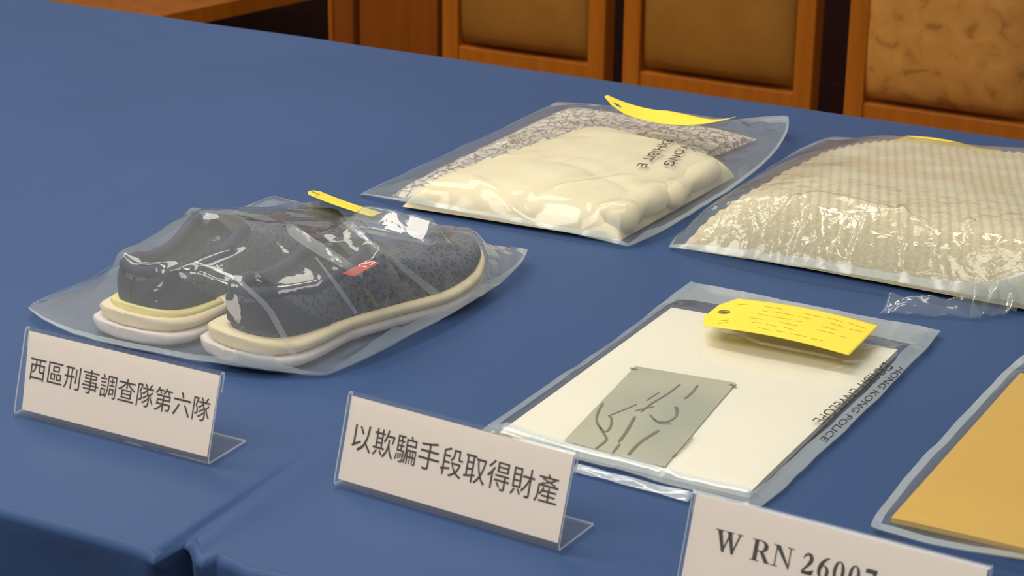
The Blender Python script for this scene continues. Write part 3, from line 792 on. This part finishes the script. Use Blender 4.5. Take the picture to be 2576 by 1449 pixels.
# ---- 2. cream folded garment with lace edge
def slab(name, corners, hgt, m, parent, n=60, mm=70, e=4.0, wob=None, z0=0.003, edge=0.012):
    """soft rounded slab over a quad: bulging sides"""
    c = [Vector(q) for q in corners]; vs = []
    for i in range(n):
        for j in range(mm):
            u, v = i / (n - 1), j / (mm - 1)
            p = (c[0] * (1 - u) + c[1] * u) * (1 - v) + (c[3] * (1 - u) + c[2] * u) * v
            a, b = abs(2 * u - 1), abs(2 * v - 1)
            k = (max(0, 1 - a ** e) * max(0, 1 - b ** e)) ** 0.5
            z = hgt * k
            if wob: z = wob(u, v, p, z, k)
            vs.append((p.x, p.y, TZ + z0 + z))
    nn = n * mm
    vs += [(x, y, TZ + z0) for x, y, z in vs]
    fs = grid_faces(n, mm) + [[q + nn for q in f][::-1] for f in grid_faces(n, mm)]
    return obj(name, vs, fs, m, parent)
gB = thing('folded_garment', 'cream folded garment with grey lace edging inside the rear bag', 'garment', P(1450, 430), None)
def wob_l(u, v, p, z, k): return z + .003 * k * noise.noise((p.x * 40, p.y * 40, 0))
lace = slab('lace_trim', [P(985, 486, .006), P(1400, 548, .006), P(1905, 345, .006), P(1435, 268, .006)], .016, M_lace, gB, wob=wob_l, e=6)
tag(lace, 'grey openwork lace edging')
def wob_b(u, v, p, z, k):
    z += k * (.004 * noise.noise((p.x * 12, p.y * 9, 2)) + .0018 * noise.noise((p.x * 5 + p.y * 24, p.y * 4, 6)))
    d = abs(v - (.33 + .10 * math.sin(u * 4)));  z -= k * .005 * max(0, 1 - d / .05)
    d = abs((u - .62) - .25 * (v - .3)); z -= k * .004 * max(0, 1 - d / .06)
    return z
body = slab('folded_body', [P(1012, 500, .012), P(1560, 585, .012), P(1850, 405, .022), P(1500, 305, .024)], .034, M_cream, gB, 80, 90, 7, wob_b)
def roll(name, pts, rad, m, parent):
    cen = [Vector(p) for p in pts]; rings = []
    for i, p in enumerate(cen):
        d = (cen[min(len(cen) - 1, i + 1)] - cen[max(0, i - 1)]).normalized(); s1 = d.cross(Vector((0, 0, 1))).normalized(); s2_ = s1.cross(d)
        k = rad * (1 if 0 < i < len(cen) - 1 else .55)
        rings.append([p + (s1 * math.cos(a) * 1.25 + s2_ * math.sin(a)) * k * (1 + .30 * noise.noise((i * .9, math.cos(a) * 2, math.sin(a) * 2)) + .16 * math.sin(i * 1.7)) for a in np.linspace(0, 2 * math.pi, 17)[:-1]])
    vs, fs = loft(rings); return obj(name, vs, fs, m, parent)
r1 = roll('rolled_cuff', [P(1546, 560, .020), P(1554, 553, .021), P(1569, 540, .021), P(1594, 523, .022), P(1614, 512, .021), P(1634, 502, .021), P(1656, 494, .021), P(1674, 488, .02), P(1689, 481, .02)], .0150, M_cream, gB)
r2 = roll('rolled_cuff', [P(1664, 506, .018), P(1679, 496, .019), P(1699, 480, .019), P(1719, 466, .019), P(1744, 450, .019), P(1774, 433, .018), P(1799, 416, .018)], .0125, M_cream, gB)
bB = thing('evidence_bag', 'clear plastic bag holding the cream folded garment, rearmost on the table', 'bag', P(1440, 430), 'clear evidence bags on the table')
LB = [P(906, 491, .001), P(1578, 621, .001), P(1976, 318, .010), P(1402, 256, .008)]
def lift_b(u, v): return 0.016 * max(0, 1 - math.hypot(1 - u, 1 - v) / .22) + 0.006 * (1 if v > .97 else v ** 4)
crB = [(px([(1170, 430), (1330, 500), (1370, 545)], .04), .004, .010), (px([(1350, 555), (1480, 530), (1560, 540)], .035), .004, .009),
       (px([(1600, 440), (1500, 460), (1380, 470)], .04), .003, .010), (px([(1840, 300), (1880, 330), (1940, 330)], .02), .006, .012),
       (px([(1560, 600), (1600, 560), (1680, 500)], .03), .004, .010), (px([(1060, 470), (1150, 400), (1300, 330)], .03), .003, .010)]
fB = bag(bB, LB, [lace, body, r1, r2], M_film_b, crB, lift=lift_b, wr=.0012, wscale=20, gap=.002, seam=.004, hem=.06, crinkle=lambda u, v: .0004 + .003 * max(0, (v - .8) * 5), el=(.010, .014, .004, .003), push=(.018, .040, 0, 0))
dirB = (P(1622, 412, .04) - P(1702, 330, .04)).normalized(); upB = Vector((-dirB.y, dirB.x, 0))
drape_text('printed_text', 'EXHIBIT E', bB, fB, P(1672, 345, .04), P(1600, 420, .04), .011, M_ink_print, upB)
drape_text('printed_text', 'KONG', bB, fB, P(1712, 360, .04), P(1668, 415, .04), .011, M_ink_print, upB)

# ---- 3. beige ribbed knitwear
gD = thing('folded_sweater', 'beige ribbed knit sweater folded inside the right-hand bag', 'garment', P(2250, 560), None)
def wob_d(u, v, p, z, k):
    z += k * (.006 * noise.noise((p.x * 6, p.y * 5, 3)) + .004 * noise.noise((p.x * 14, p.y * 10, 8)))
    f = max(0, min(1, k * 1.4))
    x = p.x + .35 * (p.y - 1.9)
    z += .0011 * math.sin(x / .0105 * 2 * math.pi) * f
    return z
D0, D1, D2, D3 = Vector((-.808, 1.858, TZ)), Vector((-.42, 1.852, TZ)), Vector((-.42, 2.25, TZ)), Vector((-.800, 2.19, TZ))
def slab_d():
    def wob(u, v, p, z, k):
        ramp_ = min(1, v / .105); ramp_ = (1 - (1 - ramp_) ** 2) ** .75
        side = min(1, u / .34); side = (side * (2 - side)) ** .62
        z = .062 * ramp_ * side * (1 - .26 * max(0, (v - .25) / .75)) * min(1, (1 - u) / .06) * min(1, (1 - v) / .04 + .55 * (v < 1)) if k > 0 else 0
        return wob_d(u, v, p, z, k)
    return slab('ribbed_body', [D0, D1, D2, D3], .06, M_knit, gD, 330, 170, 30, wob)
knit = slab_d()
bD = thing('evidence_bag', 'bulging clear plastic bag with the beige knit sweater, at the right edge', 'bag', P(2260, 600), 'clear evidence bags on the table')
LD = [P(1684, 622, .002), Vector((-.40, 1.865, TZ + .002)), Vector((-.40, 2.335, TZ + .004)), P(2095, 336, .006)]
crD = [(px([(1820, 552), (1950, 530), (2088, 512)], .06), .006, .010), (px([(2095, 514), (2200, 540), (2330, 575), (2480, 630)], .062), .005, .010),
       (px([(2020, 555), (2060, 600), (2100, 632)], .045), .006, .008), (px([(2130, 635), (2180, 600)], .04), .006, .007),
       (px([(2330, 610), (2400, 650), (2500, 655)], .05), .006, .008), (px([(1985, 672), (2010, 650), (2035, 678)], .015), .005, .007),
       (px([(2090, 670), (2120, 690)], .015), .005, .006), (px([(1880, 570), (1900, 600), (1930, 610)], .03), .005, .008), (px([(2260, 590), (2280, 640), (2270, 680)], .04), .006, .007),
       (px([(1950, 610), (1970, 580), (2000, 560)], .04), .006, .007), (px([(2430, 600), (2450, 640)], .05), .006, .007)]
fD = bag(bD, LD, [knit], [M_film_d, M_film_t], crD, N=150, Mg=190, dil=4, blur=12, front=.25, wr=.0020, wscale=24, gap=.003, seam=.006, cscale=50, crinkle=lambda u, v: .0036 * max(0, 1 - v / .24) + .0001, hem=.05, el=(.016, 0, .006, .006), push=(.034, 0, .01, .014))
# loose flap at the front right
fl0 = [P(2212, 787, .002), P(2470, 802, .002), P(2440, 745, .022), P(2240, 742, .016)]
def sheet(name, corners, m, parent, amp=.004, n=26, mm=14, seed=0.0):
    c = corners; vs = []
    for i in range(n):
        for j in range(mm):
            u, v = i / (n - 1), j / (mm - 1)
            p = (c[0] * (1 - u) + c[1] * u) * (1 - v) + (c[3] * (1 - u) + c[2] * u) * v
            vs.append((p.x, p.y, max(TZ + .0015, p.z + amp * noise.noise((u * 5 + seed, v * 1.5, 2)) + amp * .6 * abs(noise.noise((u * 11, v * 2, seed))))))
    o = obj(name, vs, grid_faces(n, mm), m, parent); s = o.modifiers.new('thickness', 'SOLIDIFY'); s.thickness = .0003; return o
sheet('loose_flap', fl0, M_film_d, bD, .006)
sheet('loose_flap', [P(2440, 800, .003), P(2556, 786, .003), P(2576, 690, .030), P(2450, 720, .025)], M_film_d, bD, .006, seed=4.0)

# ---- 4. white paper packet
gC = thing('paper_packet', 'white paper packet with a grey photo print, in the bag behind the middle signs', 'packet', P(1750, 1000), None)
zc = .0075
Cc = [P(1256, 1086, zc), P(1886, 1237, zc), P(2258, 878, zc), P(1690, 772, zc)]
def packet(name, q, z0, z1, m, parent, n=20, mm=26):
    vs = []
    for lev in (1, 0):
        for i in range(n):
            for j in range(mm):
                u, v = i / (n - 1), j / (mm - 1); p = (q[0] * (1 - u) + q[1] * u) * (1 - v) + (q[3] * (1 - u) + q[2] * u) * v
                e = min(1, min(u, 1 - u) * 30, min(v, 1 - v) * 30)
                vs.append((p.x, p.y, TZ + (z1 - .0006 * (1 - e) + .0008 * noise.noise((u * 3, v * 3, 5)) if lev else z0)))
    nn = n * mm; fs = grid_faces(n, mm) + [[k + nn for k in f][::-1] for f in grid_faces(n, mm)]
    ring = [i * mm for i in range(n)] + [(n - 1) * mm + j for j in range(1, mm)] + [i * mm + mm - 1 for i in range(n - 2, -1, -1)] + [j for j in range(mm - 2, 0, -1)]
    for k in range(len(ring)):
        a, b = ring[k], ring[(k + 1) % len(ring)]; fs.append([a, b, b + nn, a + nn])
    return obj(name, vs, fs, m, parent, False)
pk = packet('paper_sheets', Cc, .002, zc, M_card, gC)
# grey print on the top sheet
pq = [P(1418, 1112, zc), P(1672, 1178, zc), P(1852, 966, zc), P(1598, 924, zc)]
M_photo, nt, b = mat('grey_photo_print', lin(160, 158, 140), 0.6, 0.3)
tx = nd(nt, 'ShaderNodeTexNoise', Scale=9.0, Detail=2); nt.links.new(coords(nt), tx.inputs['Vector'])
nt.links.new(ramp(nt, tx.outputs['Fac'], [(0.35, lin(180, 176, 154)), (0.62, lin(160, 161, 147))]), b.inputs['Base Color'])
def print_quad(q, n=14, m=18):
    vs = []
    for i in range(n):
        for j in range(m):
            u, v = i / (n - 1), j / (m - 1); p = (q[0] * (1 - u) + q[1] * u) * (1 - v) + (q[3] * (1 - u) + q[2] * u) * v
            vs.append((p.x, p.y, TZ + zc + .0012))
    return vs, grid_faces(n, m)
vs, fs = print_quad(pq); ph = obj('photo_print', vs, fs, M_photo, gC); tag(ph, 'grey photo print of creased cloth')
M_line = mat('print_dark_line', lin(112, 108, 92), .7, .2)[0]
M_lite = mat('print_light_patch', lin(186, 186, 170), .7, .2)[0]
def inkline(name, pts, w, m, parent):
    c = [P(a, b, zc + .0016) for a, b in pts]; vs = []
    for i, p in enumerate(c):
        d = (c[min(len(c) - 1, i + 1)] - c[max(0, i - 1)]); d.z = 0; d.normalize(); nn = Vector((-d.y, d.x, 0)); k = w * (1 if 0 < i < len(c) - 1 else .25)
        vs += [p + nn * k / 2, p - nn * k / 2]
    return vs, [[2 * i, 2 * i + 1, 2 * i + 3, 2 * i + 2] for i in range(len(c) - 1)]
def smooth(pts, k=5):
    out = []
    for i in range(len(pts) - 1):
        a, b, c, d = [np.array(pts[max(0, min(len(pts) - 1, q))], float) for q in (i - 1, i, i + 1, i + 2)]
        for t_ in np.linspace(0, 1, k, endpoint=False):
            out.append(tuple(.5 * ((2 * b) + (c - a) * t_ + (2 * a - 5 * b + 4 * c - d) * t_ ** 2 + (3 * b - a - 3 * c + d) * t_ ** 3)))
    return out + [tuple(pts[-1])]
lv, lf = [], []
for pts, w in [([(1518, 1012), (1504, 1038), (1502, 1062), (1522, 1086), (1536, 1072), (1538, 1052), (1530, 1044)], .0020), ([(1530, 1046), (1575, 1028), (1602, 1016)], .0014),
               ([(1502, 1066), (1524, 1098), (1522, 1110), (1496, 1130)], .0022), ([(1712, 965), (1680, 990), (1640, 1014), (1612, 1036)], .0018), ([(1598, 1046), (1576, 1085), (1556, 1112)], .0026),
               ([(1658, 1082), (1622, 1104), (1600, 1122), (1580, 1145)], .0028), ([(1634, 1042), (1652, 1058), (1680, 1060), (1702, 1044), (1698, 1022)], .0020),
               ([(1596, 1034), (1616, 1028), (1646, 1022)], .0012), ([(1756, 968), (1740, 988), (1722, 1003)], .0020), ([(1560, 1115), (1536, 1146)], .0020), ([(1640, 1050), (1658, 1064), (1690, 1066)], .0016),
               ([(1745, 1098), (1720, 1125), (1690, 1150)], .0010), ([(1625, 1008), (1660, 985)], .0012), ([(1702, 1022), (1706, 1035)], .0020), ([(1584, 925), (1604, 930)], .003), ([(1836, 966), (1852, 972)], .003)]:
    pts = smooth(pts)
    v_, f_ = inkline('x', pts, w, M_line, gC); b0 = len(lv); lv += v_; lf += [[k + b0 for k in f] for f in f_]
o = obj('print_lines', lv, lf, M_line, gC, False); tag(o, kind='stuff')
bC = thing('evidence_bag', 'flat clear plastic bag with the white paper packet and grey print', 'bag', P(1790, 990), 'clear evidence bags on the table')
LC = [P(1214, 1084, .001), P(1910, 1276, .001), P(2362, 838, .003), P(1738, 714, .003)]
def lift_c(u, v): return .004 * v ** 6
crC = [(px([(1480, 1160), (1600, 1200), (1690, 1230)], .014), .003, .008), (px([(1750, 790), (1900, 850), (2150, 900)], .018), .0015, .012),
       (px([(1660, 1190), (1700, 1150), (1770, 1090)], .016), .0015, .006), (px([(2180, 870), (2250, 880), (2300, 850)], .014), .004, .012), (px([(2090, 930), (2180, 900)], .016), .003, .014)]
fC = bag(bC, LC, [pk], M_film_c, crC, lift=lift_c, wr=.0014, wscale=12, gap=.0022, seam=.011, hem=.13, el=(.002, .003, 0, 0), push=(.008, .008, .0, 0))
dirC = (P(2045, 1068, .018) - P(2228, 915, .018)).normalized(); upC = Vector((-dirC.y, dirC.x, 0))
drape_text('printed_text', 'EXHIBIT ENVELOPE', bC, fC, P(2222, 915, .009), P(2042, 1062, .009), .010, M_ink_print, upC)
drape_text('printed_text', 'HONG KONG POLICE', bC, fC, P(2262, 924, .006), P(2062, 1108, .006), .0055, M_ink_print, upC)
sheet('loose_flap', [P(1440, 1185, .002), P(1730, 1262, .002), P(1745, 1240, .006), P(1450, 1165, .006)], M_seam, bC, .001, seed=2.0)

# ---- 5. amber envelope
gE = thing('amber_envelope', 'amber paper envelope in the bag at the lower right corner', 'envelope', P(2420, 1250), None)
E0 = P(2242, 1300, .009); E1 = Vector((-.17, E0.y + .002, 0)); E2 = Vector((-.17, E0.y + .33, 0)); E3 = Vector((E0.x + .005, E0.y + .33, 0))
pe = packet('envelope_body', [E0, E1, E2, E3], .0045, .009, M_amber, gE)
bE = thing('evidence_bag', 'clear plastic bag around the amber envelope, at the lower right corner', 'bag', P(2400, 1270), 'clear evidence bags on the table')
e0 = P(2193, 1325, .004); 
LE = [e0, Vector((-.13, e0.y - .010, e0.z)), Vector((-.13, e0.y + .41, e0.z)), Vector((e0.x + .006, e0.y + .41, e0.z))]
def lift_e(u, v): return .010 * math.exp(-((u - .45) / .2) ** 2) * max(0, 1 - v * 8) + .003
crE = [(px([(2250, 1310), (2400, 1360), (2560, 1420)], .01), .002, .006)]
fE = bag(bE, LE, [pe], M_film_c, crE, N=70, Mg=100, lift=lift_e, wr=.0010, wscale=14, gap=.0022, seam=.008, el=(.006, 0, 0, .003), push=(.022, 0, 0, .006))

# ------------------------------------------------------------------ tags on the bags
# on the white packet
make_tag('yellow tag lying flat on the white packet, hole at its left end', P(1745, 822, .024), P(2136, 899, .024), P(1832, 748, .024),
         lambda s, t: .004 * math.sin(s * 3.1) + .002 * (1 - t), fC)
# on the cream garment bag: sags like a trough
make_tag('yellow tag sagging at the back of the cream garment bag', P(1550, 286, .050), P(1850, 320, .046), P(1508, 250, .060),
         lambda s, t: .055 * (s - .42) ** 2 - .006 + .006 * t * max(0, 1 - s * 2) - .024 * t * max(0, (s - .55) / .45) ** 1.5, fB)
# behind the sneakers: seen almost edge on
make_tag('yellow tag seen nearly edge on behind the bagged sneakers', P(766, 503, .066), P(938, 549, .064), P(796, 495, .040),
         lambda s, t: .006 * (1 - s) ** 2, fA)
# behind the sweater
make_tag('yellow tag peeking out from under the back of the knit sweater bag', Vector((-.752, 2.300, TZ + .0014)), Vector((-.602, 2.296, TZ + .0014)), Vector((-.752, 2.386, TZ + .0014)),
         lambda s, t: .004 * math.sin(min(1, s * 1.5) * 3.1) * t * t)
